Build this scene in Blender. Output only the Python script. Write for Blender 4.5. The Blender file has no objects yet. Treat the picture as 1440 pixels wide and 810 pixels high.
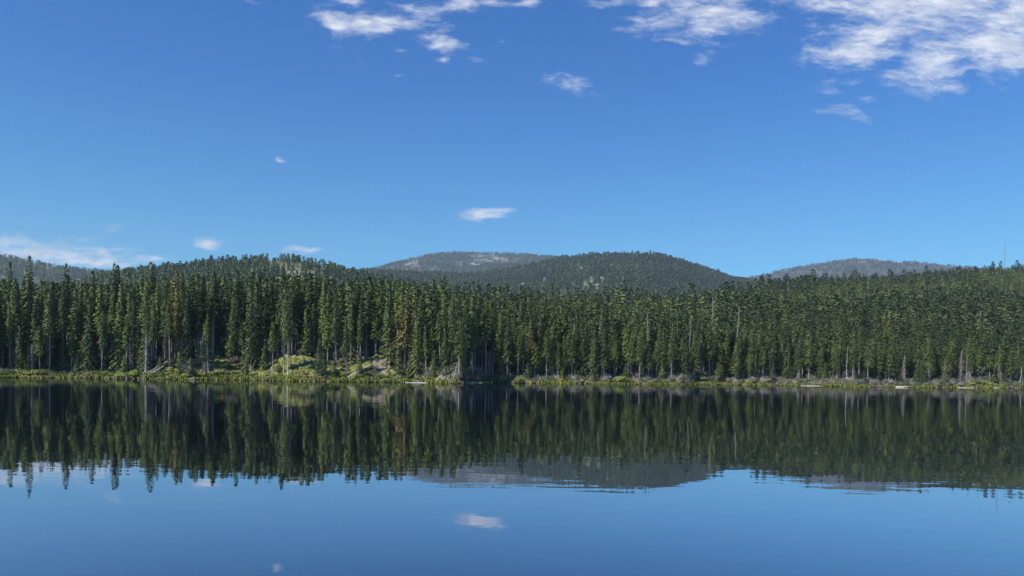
import bpy, math, random
import numpy as np
from mathutils import Matrix, Vector
R = math.radians
C = bpy.context.scene.collection
sc = bpy.context.scene
rng = np.random.default_rng(7)
random.seed(7)

# ------------------------------------------------------------------ camera
F = 1060.0                      # focal length in pixels of the 1440 px wide photograph
CAMZ, PITCH, ROLL, SHIFT = 4.2, -1.4, 0.93, 0.0970
cam = bpy.data.cameras.new('camera'); cam_o = bpy.data.objects.new('camera', cam); C.objects.link(cam_o)
cam.lens = 36.0 * F / 1440.0; cam.sensor_width = 36.0; cam.shift_y = SHIFT
cam.clip_start = 0.2; cam.clip_end = 30000
CM = Matrix.Rotation(R(90 + PITCH), 3, 'X') @ Matrix.Rotation(R(ROLL), 3, 'Z')
cam_o.matrix_world = Matrix.Translation((0, 0, CAMZ)) @ CM.to_4x4()
sc.camera = cam_o

# ------------------------------------------------------------------ light
SUN_EL = 47.0
SUN_XY = Vector((-0.76, -0.65, 0)).normalized()
to_sun = Vector((SUN_XY.x * math.cos(R(SUN_EL)), SUN_XY.y * math.cos(R(SUN_EL)), math.sin(R(SUN_EL))))
sun = bpy.data.lights.new('sun', 'SUN'); sun.energy = 4.8; sun.angle = R(0.5); sun.color = (1.0, 0.95, 0.87)
sun_o = bpy.data.objects.new('sun', sun); C.objects.link(sun_o)
sun_o.rotation_euler = to_sun.to_track_quat('Z', 'Y').to_euler()
sun_o.location = (-200, -100, 300)

sc.view_settings.view_transform = 'Standard'; sc.view_settings.look = 'None'
sc.view_settings.gamma = 1.0; sc.view_settings.use_curve_mapping = False
sc.view_settings.exposure = 0.25
sc.cycles.max_bounces = 6; sc.cycles.diffuse_bounces = 2; sc.cycles.glossy_bounces = 2
sc.cycles.volume_bounces = 0; sc.cycles.transparent_max_bounces = 4
sc.cycles.use_denoising = True; sc.cycles.denoiser = 'OPENIMAGEDENOISE'; sc.cycles.denoising_input_passes = 'RGB_ALBEDO_NORMAL'; sc.cycles.denoising_prefilter = 'ACCURATE'
sc.cycles.sample_clamp_indirect = 4.0

# ------------------------------------------------------------------ pixel rays (photo pixels 1440 x 810)
def ray(px, py):
    v = Vector(((px - 720) / F, -(py - 405) / F + SHIFT * 1440 / F, -1.0))
    return CM @ v
def at(px, py, Y):
    d = ray(px, py); k = Y / d.y
    return d.x * k, Y, CAMZ + d.z * k
def on_water(px, py):
    d = ray(px, py); k = -CAMZ / d.z
    return d.x * k, d.y * k
def u_of(px): 
    d = ray(px, 530); return d.x / d.y
def px_of(u): return np.interp(u, PU, PX)
PX = np.arange(-700, 2200, 10.0); PU = np.array([u_of(p) for p in PX])

# ------------------------------------------------------------------ node helpers
class NT:
    def __init__(s, tree): s.t = tree; s.n = tree.nodes; s.l = tree.links
    def new(s, kind, **kw):
        n = s.n.new(kind)
        for k, v in kw.items():
            if k.startswith('i_'):
                key = k[2:]; key = int(key) if key.isdigit() else key.replace('_', ' ')
                s.set(n.inputs[key], v)
            else: setattr(n, k, v)
        return n
    def set(s, sock, v):
        if isinstance(v, bpy.types.NodeSocket): s.l.new(v, sock)
        else: sock.default_value = v
    def math(s, op, a, b=None, c=None, clamp=False):
        n = s.n.new('ShaderNodeMath'); n.operation = op; n.use_clamp = clamp
        s.set(n.inputs[0], a)
        if b is not None: s.set(n.inputs[1], b)
        if c is not None: s.set(n.inputs[2], c)
        return n.outputs[0]
    def mix(s, f, a, b, blend='MIX'):
        n = s.n.new('ShaderNodeMix'); n.data_type = 'RGBA'; n.blend_type = blend
        s.set(n.inputs[0], f); s.set(n.inputs[6], a); s.set(n.inputs[7], b)
        return n.outputs[2]
    def ss(s, v, lo, hi, a=0.0, b=1.0):
        n = s.n.new('ShaderNodeMapRange'); n.interpolation_type = 'SMOOTHSTEP'
        s.set(n.inputs[0], v); n.inputs[1].default_value = lo; n.inputs[2].default_value = hi
        n.inputs[3].default_value = a; n.inputs[4].default_value = b
        return n.outputs[0]
    def xyz(s, x, y, z):
        n = s.n.new('ShaderNodeCombineXYZ'); s.set(n.inputs[0], x); s.set(n.inputs[1], y); s.set(n.inputs[2], z)
        return n.outputs[0]
    def noise(s, vec, scale, detail=3, rough=0.5, lac=2.0, dist=0.0):
        n = s.new('ShaderNodeTexNoise'); s.set(n.inputs['Vector'], vec)
        n.inputs['Scale'].default_value = scale; n.inputs['Detail'].default_value = detail
        n.inputs['Roughness'].default_value = rough; n.inputs['Lacunarity'].default_value = lac
        n.inputs['Distortion'].default_value = dist
        return n
def col(r, g, b): return (r, g, b, 1.0)
def material(name):
    m = bpy.data.materials.new(name); m.use_nodes = True
    m.node_tree.nodes.clear(); t = NT(m.node_tree)
    out = t.new('ShaderNodeOutputMaterial')
    return m, t, out
def principled(t, out, base, rough=0.8, spec=0.25):
    b = t.new('ShaderNodeBsdfPrincipled'); t.set(b.inputs['Base Color'], base)
    t.set(b.inputs['Roughness'], rough); b.inputs['Specular IOR Level'].default_value = spec
    t.l.new(b.outputs[0], out.inputs[0]); return b

# ------------------------------------------------------------------ sky and clouds (world)
world = bpy.data.worlds.new('World'); sc.world = world; world.use_nodes = True
t = NT(world.node_tree); t.n.clear()
wout = t.new('ShaderNodeOutputWorld'); bg = t.new('ShaderNodeBackground')
bg.inputs['Strength'].default_value = 0.088
sky = t.new('ShaderNodeTexSky'); sky.sky_type = 'NISHITA'; sky.sun_disc = False
sky.sun_elevation = R(SUN_EL)
sky.sun_rotation = math.atan2(to_sun.x, to_sun.y)
sky.altitude = 900; sky.air_density = 1.0; sky.dust_density = 0.15; sky.ozone_density = 3.5
tc = t.new('ShaderNodeTexCoord')
sep = t.new('ShaderNodeSeparateXYZ'); t.l.new(tc.outputs['Generated'], sep.inputs[0])
dx, dy, dz = sep.outputs
yy = t.math('MAXIMUM', dy, 0.02)
cu = t.math('DIVIDE', dx, yy); cv = t.math('DIVIDE', dz, yy)
# colour of the clear sky: deepen towards the zenith, keep the horizon blue
lowsky = t.ss(dz, 0.0, 0.42)
tint = t.mix(lowsky, col(0.44, 1.15, 1.28), col(0.13, 0.79, 1.45))
skyc = t.mix(1.0, sky.outputs[0], tint, 'MULTIPLY')
# clouds: thin broken layer, placed by direction
def uv(px, py):
    d = ray(px, py); return d.x / d.y, d.z / d.y
blobs = [  # px, py, rx, ry, angle, weight
    (1330, -5, 200, 55, 4, 1.15), (1400, 60, 120, 45, 0, 1.1), (1210, 70, 72, 26, 6, 1.0), (1250, 40, 90, 34, 12, .95),
    (1315, 95, 80, 30, 20, 1.0), (1430, 20, 90, 60, 0, 1.0), (1340, 122, 30, 8, -10, .75),
    (1210, 152, 60, 20, 12, .60), (1190, 120, 42, 14, 8, .46), (1260, 132, 36, 10, 0, .50),
    (990, 26, 92, 30, 6, 1.0), (1060, 30, 46, 18, 10, .7), (900, 5, 90, 20, 0, .8), (1010, 0, 130, 22, 0, .8),
    (870, 20, 50, 16, 0, .55), (985, 82, 26, 14, 0, .42), (1140, 48, 40, 16, 10, .42),
    (520, 34, 66, 22, 6, 1.0), (478, 36, 32, 22, 0, .95), (590, 16, 36, 12, 5, .8), (492, 4, 46, 12, 0, .8), (437, 41, 14, 8, 0, .7),
    (350, 2, 22, 6, 0, .5), (655, 6, 36, 18, 0, .8), (700, 2, 34, 12, 0, .75), (745, 4, 28, 9, 0, .7),
    (624, 64, 48, 14, -18, .85), (564, 72, 20, 8, -10, .6), (628, 86, 14, 5, 0, .75), (520, 92, 20, 6, -15, .6), (556, 108, 12, 6, 0, .5),
    (618, 46, 26, 14, 0, .5), (706, 54, 12, 6, -12, .6),
    (812, 122, 30, 13, -15, .72), (772, 108, 32, 13, 8, .52), (745, 102, 7, 4, 0, .5),
    (396, 222, 13, 5, 0, .8), (350, 196, 22, 5, 0, .4),
    (674, 299, 36, 11, 6, .95), (708, 291, 26, 7, 4, .8),
    (291, 345, 20, 9, 0, .95), (424, 351, 26, 8, 0, .75), (160, 324, 14, 8, 0, .5), (46, 318, 14, 9, 0, .6), (80, 318, 16, 9, 0, .42),
    (50, 356, 130, 22, 0, 1.0), (20, 342, 60, 14, 0, .8), (120, 368, 90, 12, 0, .9), (215, 366, 30, 8, 0, .9), (2, 312, 14, 6, 0, .4), (150, 352, 60, 7, 0, .45),
]
flat = t.xyz(cu, cv, 0.0)
warpn = t.noise(flat, 14.0, 3, 0.6)
warp = t.new('ShaderNodeVectorMath', operation='MULTIPLY_ADD')
sub = t.new('ShaderNodeVectorMath', operation='SUBTRACT'); t.l.new(warpn.outputs['Color'], sub.inputs[0]); sub.inputs[1].default_value = (.5, .5, .5)
t.l.new(sub.outputs[0], warp.inputs[0]); warp.inputs[1].default_value = (0.035, 0.02, 0.0); t.l.new(flat, warp.inputs[2])
acc = None
for px, py, rx, ry, ang, w in blobs:
    u0, v0 = uv(px, py)
    mp = t.new('ShaderNodeMapping'); mp.vector_type = 'TEXTURE'
    mp.inputs['Location'].default_value = (u0, v0, 0); mp.inputs['Rotation'].default_value = (0, 0, R(ang))
    mp.inputs['Scale'].default_value = (rx * 1.85 / F, ry * 1.85 / F, 1)
    t.l.new(warp.outputs[0], mp.inputs[0])
    g = t.new('ShaderNodeTexGradient', gradient_type='QUADRATIC_SPHERE'); t.l.new(mp.outputs[0], g.inputs[0])
    v = t.math('MULTIPLY', t.math('POWER', g.outputs['Fac'], 0.5), w)
    acc = v if acc is None else t.math('SMOOTH_MAX', acc, v, 0.12)
str_vec = t.new('ShaderNodeMapping'); str_vec.inputs['Scale'].default_value = (1.0, 2.9, 1.0); str_vec.inputs['Rotation'].default_value = (0, 0, R(-12))
t.l.new(warp.outputs[0], str_vec.inputs[0])
n1 = t.noise(str_vec.outputs[0], 15.0, 10, 0.61, 2.1)
n2 = t.noise(str_vec.outputs[0], 60.0, 5, 0.6, 2.1)
nn = t.math('ADD', t.math('MULTIPLY', n1.outputs['Fac'], 0.8), t.math('MULTIPLY', n2.outputs['Fac'], 0.2))
dens = t.math('SUBTRACT', t.math('ADD', acc, t.math('MULTIPLY', t.math('SUBTRACT', nn, 0.5), 2.3)), 0.34)
cover = t.ss(dens, 0.0, 0.80)
cover = t.math('MULTIPLY', cover, t.ss(acc, 0.02, 0.25))
cover = t.math('MULTIPLY', cover, t.ss(dy, 0.05, 0.2))
cover = t.math('MULTIPLY', cover, 0.92)
n3 = t.noise(str_vec.outputs[0], 24.0, 5, 0.6)
shade = t.mix(t.ss(n3.outputs['Fac'], 0.36, 0.64), col(6.0, 6.6, 8.0), col(9.2, 9.4, 9.9))
final = t.mix(cover, skyc, shade)
t.l.new(final, bg.inputs['Color']); t.l.new(bg.outputs[0], wout.inputs[0])
world.cycles.sampling_method = 'MANUAL'; world.cycles.sample_map_resolution = 512

# ------------------------------------------------------------------ numpy value noise
class VN:
    def __init__(s, seed): s.g = np.random.default_rng(seed).random((256, 256))
    def __call__(s, x, y):
        x = np.asarray(x, float); y = np.asarray(y, float)
        xi = np.floor(x).astype(int); yi = np.floor(y).astype(int); fx = x - xi; fy = y - yi
        fx = fx * fx * (3 - 2 * fx); fy = fy * fy * (3 - 2 * fy)
        g = s.g; a = g[xi & 255, yi & 255]; b = g[(xi + 1) & 255, yi & 255]; c = g[xi & 255, (yi + 1) & 255]; d = g[(xi + 1) & 255, (yi + 1) & 255]
        return (a * (1 - fx) + b * fx) * (1 - fy) + (c * (1 - fx) + d * fx) * fy - 0.5
    def fbm(s, x, y, o=4):
        r = 0; k = 1.0
        for i in range(o): r = r + k * s(x * 2 ** i + 17 * i, y * 2 ** i + 5 * i); k *= 0.5
        return r
vn = VN(3)
def sstep(x, a, b):
    q = np.clip((x - a) / (b - a), 0, 1); return q * q * (3 - 2 * q)

# ------------------------------------------------------------------ mesh helpers
def mesh_np(name, V, Fc, mats, midx=None, smooth=False):
    """V (n,3), Fc: (m,3) or (m,4) array or list of arrays"""
    me = bpy.data.meshes.new(name)
    if not isinstance(Fc, list): Fc = [Fc]
    Fc = [np.asarray(f, np.int32) for f in Fc if len(f)]
    loops = np.concatenate([f.ravel() for f in Fc]); tot = np.concatenate([np.full(len(f), f.shape[1], np.int32) for f in Fc])
    me.vertices.add(len(V)); me.vertices.foreach_set('co', np.asarray(V, np.float32).ravel())
    me.loops.add(len(loops)); me.loops.foreach_set('vertex_index', loops)
    me.polygons.add(len(tot)); st = np.concatenate([[0], np.cumsum(tot)[:-1]]).astype(np.int32)
    me.polygons.foreach_set('loop_start', st); me.polygons.foreach_set('loop_total', tot)
    for m in mats: me.materials.append(m)
    if midx is not None: me.polygons.foreach_set('material_index', np.asarray(midx, np.int32))
    me.polygons.foreach_set('use_smooth', np.full(len(tot), smooth))
    me.update(calc_edges=True)
    return me
def soft_normals(me, blend=.74, lift=.5, only=None):
    """leaf faces shade with the roundness of the crown they belong to"""
    nf = len(me.polygons); st = np.empty(nf, np.int32); me.polygons.foreach_get('loop_start', st)
    tot = np.empty(nf, np.int32); me.polygons.foreach_get('loop_total', tot)
    nrm = np.empty(nf * 3, np.float32); me.polygons.foreach_get('normal', nrm); nrm = nrm.reshape(-1, 3)
    cen = np.empty(nf * 3, np.float32); me.polygons.foreach_get('center', cen); cen = cen.reshape(-1, 3)
    mi = np.empty(nf, np.int32); me.polygons.foreach_get('material_index', mi)
    rad = cen * [1, 1, 0]; rad /= np.linalg.norm(rad, axis=1)[:, None] + .15; rad[:, 2] = lift
    rad /= np.linalg.norm(rad, axis=1)[:, None] + 1e-6
    nn_ = nrm * (1 - blend) + rad * blend
    if only is not None: nn_ = np.where((mi == only)[:, None], nn_, nrm)
    nn_ /= np.linalg.norm(nn_, axis=1)[:, None] + 1e-6
    L = np.repeat(nn_, tot, axis=0)
    me.normals_split_custom_set(L.tolist())
    return me
def orient_out(P, lift=.45):
    """wind each leaf face so that its front looks out of the crown"""
    c = P.mean(1); n_ = np.cross(P[:, 1] - P[:, 0], P[:, 3] - P[:, 0]); r = c * [1, 1, 0]
    r = r / (np.linalg.norm(r, axis=1)[:, None] + .15); r[:, 2] = lift
    bad = (n_ * r).sum(1) < 0; P[bad] = P[bad][:, ::-1]; return P
def obj(name, me, parent=None, loc=None):
    o = bpy.data.objects.new(name, me); C.objects.link(o)
    if parent is not None: o.parent = parent
    if loc is not None: o.location = loc
    return o
def tag(o, label=None, cat=None, group=None, kind=None):
    if label: o['label'] = label
    if cat: o['category'] = cat
    if group: o['group'] = group
    if kind: o['kind'] = kind
    return o
class Acc:
    def __init__(s): s.V = []; s.Q = []; s.T = []; s.n = 0
    def quads(s, P):                       # P (k,4,3)
        k = len(P)
        if not k: return
        s.V.append(P.reshape(-1, 3)); s.Q.append(np.arange(k * 4).reshape(k, 4) + s.n); s.n += k * 4
    def tube(s, pts, rad, sides=6, cap=True):
        pts = np.asarray(pts, float); rad = np.asarray(rad, float)
        k = len(pts); tg = np.gradient(pts, axis=0); tg /= np.linalg.norm(tg, axis=1)[:, None] + 1e-9
        ref = np.array([0, 0, 1.0]) if abs(tg[0][2]) < 0.9 else np.array([1.0, 0, 0])
        a = np.cross(tg, ref); a /= np.linalg.norm(a, axis=1)[:, None] + 1e-9; b = np.cross(tg, a)
        th = np.linspace(0, 2 * np.pi, sides, endpoint=False)
        ring = pts[:, None, :] + rad[:, None, None] * (np.cos(th)[None, :, None] * a[:, None, :] + np.sin(th)[None, :, None] * b[:, None, :])
        s.V.append(ring.reshape(-1, 3))
        q = []
        for i in range(k - 1):
            for j in range(sides):
                q.append((i * sides + j, i * sides + (j + 1) % sides, (i + 1) * sides + (j + 1) % sides, (i + 1) * sides + j))
        s.Q.append(np.array(q) + s.n)
        s.n += k * sides
        if cap:
            for e in (0, k - 1):
                s.V.append(pts[e][None]); c = s.n; s.n += 1
                base = s.n - 1 - (k * sides) - (0 if e == 0 else 1) + e * sides
                s.T.append(np.array([(base + j, base + (j + 1) % sides, c) for j in range(sides)]))
    def mesh(s, name, mats, smooth=False):
        F_ = []
        if s.Q: F_.append(np.concatenate(s.Q))
        if s.T: F_.append(np.concatenate(s.T))
        return mesh_np(name, np.concatenate(s.V), F_, mats, None, smooth)

# ------------------------------------------------------------------ materials
def foliage_mat(name, dark, mid, light, patch=True, rough=0.75, seedscale=0.012):
    m, t, out = material(name)
    oi = t.new('ShaderNodeObjectInfo')
    r = t.new('ShaderNodeValToRGB'); t.l.new(oi.outputs['Random'], r.inputs[0])
    r.color_ramp.elements[0].color = dark; r.color_ramp.elements[1].color = light
    e = r.color_ramp.elements.new(0.5); e.color = mid
    e = r.color_ramp.elements.new(0.985); e.color = light
    if patch: r.color_ramp.elements[-1].color = col(.15, .135, .06)
    base = r.outputs[0]
    if patch:
        nz = t.noise(oi.outputs['Location'], seedscale, 3, 0.6)
        base = t.mix(t.ss(nz.outputs['Fac'], 0.46, 0.66), base, t.mix(1.0, base, col(1.25, 1.22, .95), 'MULTIPLY'))
        base = t.mix(t.ss(nz.outputs['Fac'], 0.44, 0.30), base, t.mix(1.0, base, col(.62, .72, .82), 'MULTIPLY'))
    tcn = t.new('ShaderNodeTexCoord')
    n = t.noise(tcn.outputs['Object'], 0.9, 3, 0.6)
    base = t.mix(1.0, base, t.mix(n.outputs['Fac'], col(.62, .66, .70), col(1.40, 1.34, 1.22)), 'MULTIPLY')
    principled(t, out, base, rough, 0.12)
    return m
M_crown = foliage_mat('conifer_needles', col(.070, .102, .046), col(.112, .146, .053), col(.155, .182, .066), seedscale=.06)
M_larch = foliage_mat('young_needles', col(.17, .22, .065), col(.21, .265, .075), col(.25, .29, .09))
M_far = foliage_mat('far_needles', col(.088, .135, .062), col(.118, .172, .068), col(.15, .20, .078), seedscale=0.004)
M_bush = foliage_mat('willow_leaves', col(.10, .15, .035), col(.15, .21, .042), col(.21, .26, .06), patch=False)
M_brush = foliage_mat('brush_leaves', col(.085, .095, .055), col(.11, .115, .07), col(.13, .15, .07), patch=False)

def bark_mat(name, a, b, sc_=(6, 6, 1.2)):
    m, t, out = material(name)
    tcn = t.new('ShaderNodeTexCoord'); mp = t.new('ShaderNodeMapping'); mp.inputs['Scale'].default_value = sc_
    t.l.new(tcn.outputs['Object'], mp.inputs[0]); n = t.noise(mp.outputs[0], 1.0, 4, 0.65)
    oi = t.new('ShaderNodeObjectInfo')
    base = t.mix(t.ss(n.outputs['Fac'], .35, .65), a, b)
    base = t.mix(1.0, base, t.mix(oi.outputs['Random'], col(.7, .7, .72), col(1.35, 1.28, 1.22)), 'MULTIPLY')
    principled(t, out, base, .9, .1); return m
M_bark = bark_mat('grey_brown_bark', col(.17, .155, .135), col(.38, .35, .31))
M_dead = bark_mat('weathered_twigs', col(.15, .14, .13), col(.29, .275, .255))
M_snag = bark_mat('bleached_deadwood', col(.20, .185, .17), col(.38, .355, .32))
M_log = bark_mat('bleached_log', col(.34, .31, .27), col(.62, .58, .52), (3, 3, 3))

# ground: forest floor, grass on the open bank, bare soil in patches
m, t, out = material('shore_ground'); M_ground = m
geo = t.new('ShaderNodeNewGeometry'); pos = geo.outputs['Position']
att = t.new('ShaderNodeAttribute', attribute_name='grass')
n_a = t.noise(pos, 0.35, 5, 0.6); n_b = t.noise(pos, 1.8, 4, 0.6); n_c = t.noise(pos, 0.12, 3, 0.5)
floor_ = t.mix(n_a.outputs['Fac'], col(.045, .038, .028), col(.12, .10, .07))
grass = t.mix(t.ss(n_b.outputs['Fac'], .3, .7), col(.16, .19, .05), col(.28, .29, .095))
grass = t.mix(t.ss(n_c.outputs['Fac'], .48, .62), grass, col(.24, .21, .11))
att2 = t.new('ShaderNodeAttribute', attribute_name='soil')
soil = t.mix(n_b.outputs['Fac'], col(.17, .14, .10), col(.34, .29, .22))
c1 = t.mix(t.ss(t.math('ADD', att.outputs['Fac'], t.math('MULTIPLY', t.math('SUBTRACT', n_a.outputs['Fac'], .5), .9)), .35, .6), floor_, grass)
c2 = t.mix(t.ss(t.math('ADD', att2.outputs['Fac'], t.math('MULTIPLY', t.math('SUBTRACT', n_a.outputs['Fac'], .5), .9)), .4, .6), c1, soil)
principled(t, out, c2, .95, .1)

def hill_mat(name, floor_a, floor_b, rock, rock_lo, rock_hi, rock_scale, zgate=None):
    m, t, out = material(name)
    geo = t.new('ShaderNodeNewGeometry'); pos = geo.outputs['Position']
    n_a = t.noise(pos, 0.012, 6, 0.65); n_b = t.noise(pos, rock_scale, 6, 0.6); 
    c = t.mix(t.ss(n_a.outputs['Fac'], .3, .7), floor_a, floor_b)
    mask = t.ss(n_b.outputs['Fac'], rock_lo, rock_hi)
    at_ = t.new('ShaderNodeAttribute', attribute_name='bare')
    mask = t.math('MULTIPLY', mask, at_.outputs['Fac'])
    c = t.mix(mask, c, rock)
    principled(t, out, c, .95, .1); return m
M_hill_l = hill_mat('left_hill_ground', col(.09, .10, .05), col(.17, .17, .09), col(.30, .29, .22), .50, .60, .02)
M_hill_c = hill_mat('centre_hill_ground', col(.11, .14, .06), col(.19, .20, .10), col(.30, .31, .20), .50, .60, .05)
M_mtn = hill_mat('mountain_ground', col(.040, .055, .040), col(.085, .095, .06), col(.26, .255, .235), .48, .60, .012)
M_mtn_r = hill_mat('right_mountain_ground', col(.050, .054, .052), col(.085, .085, .078), col(.28, .26, .22), .55, .65, .006)

# ------------------------------------------------------------------ terrain functions, in (u = X / Y, Y)
shore_px = [(-500, 525), (-200, 529), (0, 531), (100, 531.5), (200, 533), (260, 534), (330, 534), (420, 536), (480, 537), (560, 537.5), (640, 539.5), (690, 538), (720, 538.5),
            (850, 540), (950, 541), (1000, 541), (1100, 542), (1200, 544), (1300, 545), (1360, 545.5), (1440, 546), (1700, 548.5), (2100, 553)]
sp = [on_water(*p) for p in shore_px]
SU = np.array([x / y for x, y in sp]); SY = np.array([y for x, y in sp])
def Ys(u): return np.interp(u, SU, SY) + 2.4 * vn.fbm(np.asarray(u) * 45, 3.3, 2) + 1.8 * vn.fbm(np.asarray(u) * 95, 7.3, 1)
def line(pts, Y):
    q = [at(px, py, Y if not callable(Y) else Y(px)) for px, py in pts]
    return np.array([x / y for x, y, z in q]), np.array([z for x, y, z in q])
def YR0(px): return np.interp(px, [-300, 0, 440, 560, 700, 1000, 1200, 1440, 1900], [330, 330, 350, 560, 640, 760, 1000, 1250, 1350])
top0 = [(-500, 388), (0, 396), (100, 399), (200, 400), (300, 400), (400, 399), (470, 401), (520, 401), (560, 404), (620, 406), (800, 406), (1000, 405), (1040, 399),
        (1100, 391), (1200, 382), (1300, 377), (1350, 372), (1400, 367), (1440, 368), (1600, 364), (2100, 360)]
R0U, R0Z = line(top0, YR0)
def treeH(u): return np.interp(px_of(u), [0, 430, 560, 720, 1000, 1150, 1440], [22.5, 22.5, 22, 21, 19, 16.5, 14.5])
# the open banks: px centre, half width px, top height m, run m
banks = [(232, 24, 3.4, 9), (285, 30, 6.3, 15), (332, 22, 5.4, 13), (425, 42, 6.2, 14), (450, 30, 5.0, 14), (528, 30, 6.6, 15), (590, 40, 3.4, 10), (640, 45, 2.8, 9), (1375, 30, 3.0, 9), (700, 20, 1.2, 6), (1000, 80, 1.6, 8), (1180, 60, 1.4, 8)]
BKX = [-300, 0, 180, 205, 232, 260, 288, 315, 345, 372, 400, 430, 462, 492, 528, 556, 600, 650, 690, 715, 860, 960, 1010, 1100, 1180, 1300, 1345, 1378, 1410, 1440, 1700]
BKH = [1.0, .9, 1.2, 2.6, 3.9, 4.6, 6.2, 5.6, 4.4, 4.9, 6.1, 6.4, 5.2, 5.0, 6.7, 5.0, 3.4, 2.7, 1.3, .9, 1.0, 1.7, 1.4, 1.0, 1.5, 1.1, 1.6, 3.0, 1.8, 1.3, 1.2]
def bank(u, d):
    p = px_of(u); h = np.interp(p, BKX, BKH) * (1 + .35 * vn.fbm(p * .05, 2.2, 3)); run = np.interp(h, [.8, 3, 6.5], [7, 10, 16])
    k = np.clip(d / run, 0, 1); z = h * (.55 * k + .45 * sstep(k, 0, 1))
    return z + .5 * vn.fbm(p * .22, d * .33, 3) * sstep(d, 0, 3) * sstep(h, 1, 3) + .22 * sstep(d, -.5, .8)
def ground_z(u, Y):
    u = np.asarray(u, float); Y = np.asarray(Y, float)
    ys = Ys(u); d = Y - ys; yr = YR0(px_of(u)); H = treeH(u) * np.interp(px_of(u), [500, 700, 1000, 1440], [1, .92, 1.12, 1.12])
    zr = np.interp(u, R0U, R0Z) - H
    b = bank(u, d)
    tt = np.clip((d - 8) / (yr - ys - 8), 0, 1)
    up = b + (zr - b) * (tt ** 1.15)
    back = zr * (1 - .75 * sstep(Y, yr * 1.05, yr * 2.2))
    z = np.where(Y < yr, up, back)
    z = z + .35 * vn.fbm(u * Y * .09, Y * .09, 3) * sstep(d, 1, 8) + np.clip((d - 60) / 300, 0, 1) * 13 * vn.fbm(u * Y * .008, Y * .008, 3)
    return np.where(d < 0, np.maximum(d * .16, -2.2), z)
def clearing(u, d):
    p = px_of(u); k = np.zeros_like(p)
    for c, w, h, run in [(290, 40, 0, 18), (330, 24, 0, 13), (234, 28, 0, 9), (414, 52, 0, 18), (462, 26, 0, 11), (524, 36, 0, 17), (352, 16, 0, 8), (492, 18, 0, 9), (566, 20, 0, 9), (608, 26, 0, 7), (1000, 30, 0, 6), (820, 22, 0, 5), (1375, 26, 0, 7)]:
        k = np.maximum(k, np.exp(-np.abs((p - c) / w) ** 3 * .9) * (1 - sstep(d, run - 3, run + 1)))
    return np.clip(k + 1.1 * vn.fbm(p * .09, d * .16 + 4, 3) * (k > .02), 0, 1)

# ------------------------------------------------------------------ grid builder
def grid(name, us, Ys_, zf, mat, attrs=None):
    U, Y = np.meshgrid(us, Ys_, indexing='ij')
    Z = zf(U, Y); V = np.stack([U * Y, Y, Z], -1).reshape(-1, 3)
    a, b = len(us), len(Ys_); i = np.arange(a * b).reshape(a, b)
    Q = np.stack([i[:-1, :-1], i[1:, :-1], i[1:, 1:], i[:-1, 1:]], -1).reshape(-1, 4)
    me = mesh_np(name, V, Q, [mat], smooth=True)
    for k, f in (attrs or {}).items():
        at_ = me.attributes.new(k, 'FLOAT', 'POINT'); at_.data.foreach_set('value', f(U, Y).astype(np.float32).ravel())
    return obj(name, me)

UU = np.linspace(-1.25, 1.25, 2401)
# near ground is stored relative to the shoreline so that it keeps its detail there
dd = np.concatenate([np.linspace(-40, -2, 8), np.linspace(-1.5, 30, 60), np.geomspace(32, 6900, 90)])
U, D = np.meshgrid(UU, dd, indexing='ij'); Yg = Ys(U) + D
Zg = ground_z(U, Yg); V = np.stack([U * Yg, Yg, Zg], -1).reshape(-1, 3)
i = np.arange(U.size).reshape(U.shape); Q = np.stack([i[:-1, :-1], i[1:, :-1], i[1:, 1:], i[:-1, 1:]], -1).reshape(-1, 4)
me = mesh_np('ground', V, Q, [M_ground], smooth=True)
a_ = me.attributes.new('grass', 'FLOAT', 'POINT')
a_.data.foreach_set('value', np.clip(np.maximum(clearing(U, D), (1 - sstep(D, 2.5, 6))) , 0, 1).astype(np.float32).ravel())
a_ = me.attributes.new('soil', 'FLOAT', 'POINT')
pU = px_of(U)
soil_v = np.exp(-((pU - 533) / 11) ** 4) * (D > 1.5) * (D < 13) * 1.0 + .55 * np.exp(-((pU - 620) / 60) ** 4) * (D < 8) + .45 * np.exp(-((pU - 1130) / 160) ** 4) * (D < 3) + .5 * np.exp(-((pU - 336) / 10) ** 4) * (D < 9)
a_.data.foreach_set('value', np.clip(soil_v, 0, 1).astype(np.float32).ravel())
ground = obj('ground', me); tag(ground, kind='structure')

# far hills
hills = {}
def ridge_hill(name, pts, Y, front, depth, mat, tree_h, nu=260, nY=60, gully=14.0, gs=.004, bare=None):
    ru, rz = line(pts, Y); rz = rz - tree_h
    lo, hi = ru.min(), ru.max()
    def zf(u, y):
        zr = np.interp(u, ru, rz)
        t_ = np.where(y < Y, (y - (Y - front)) / front, 1 - (y - Y) / depth)
        t_ = np.clip(t_, 0, 1); p = np.where(y < Y, t_ ** .85 * (1 - .0 * t_), sstep(t_, 0, 1))
        g = vn.fbm(u * Y * gs + 50, y * gs * .7 + 9, 4) * gully
        return -12 + (zr + 12) * p + g * np.sin(np.pi * np.clip(t_, 0, 1) * .93 + .1) * (t_ < 1)
    us = np.linspace(lo, hi, nu); ys = np.concatenate([np.linspace(Y - front, Y, nY), np.linspace(Y, Y + depth, 16)[1:]])
    def b_(U, Yv): return np.zeros_like(U) if bare is None else bare(px_of(U), Yv, zf(U, Yv))
    o = grid(name, us, ys, zf, mat, {'bare': b_}); tag(o, kind='structure')
    hills[name + pts.__repr__()[:12]] = zf
    return zf, lo, hi
Lleft = [(60, 400), (150, 383), (200, 375), (240, 369), (300, 362), (340, 359), (380, 358), (420, 360), (450, 365), (480, 374), (520, 382), (580, 395), (640, 408), (760, 430)]
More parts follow.
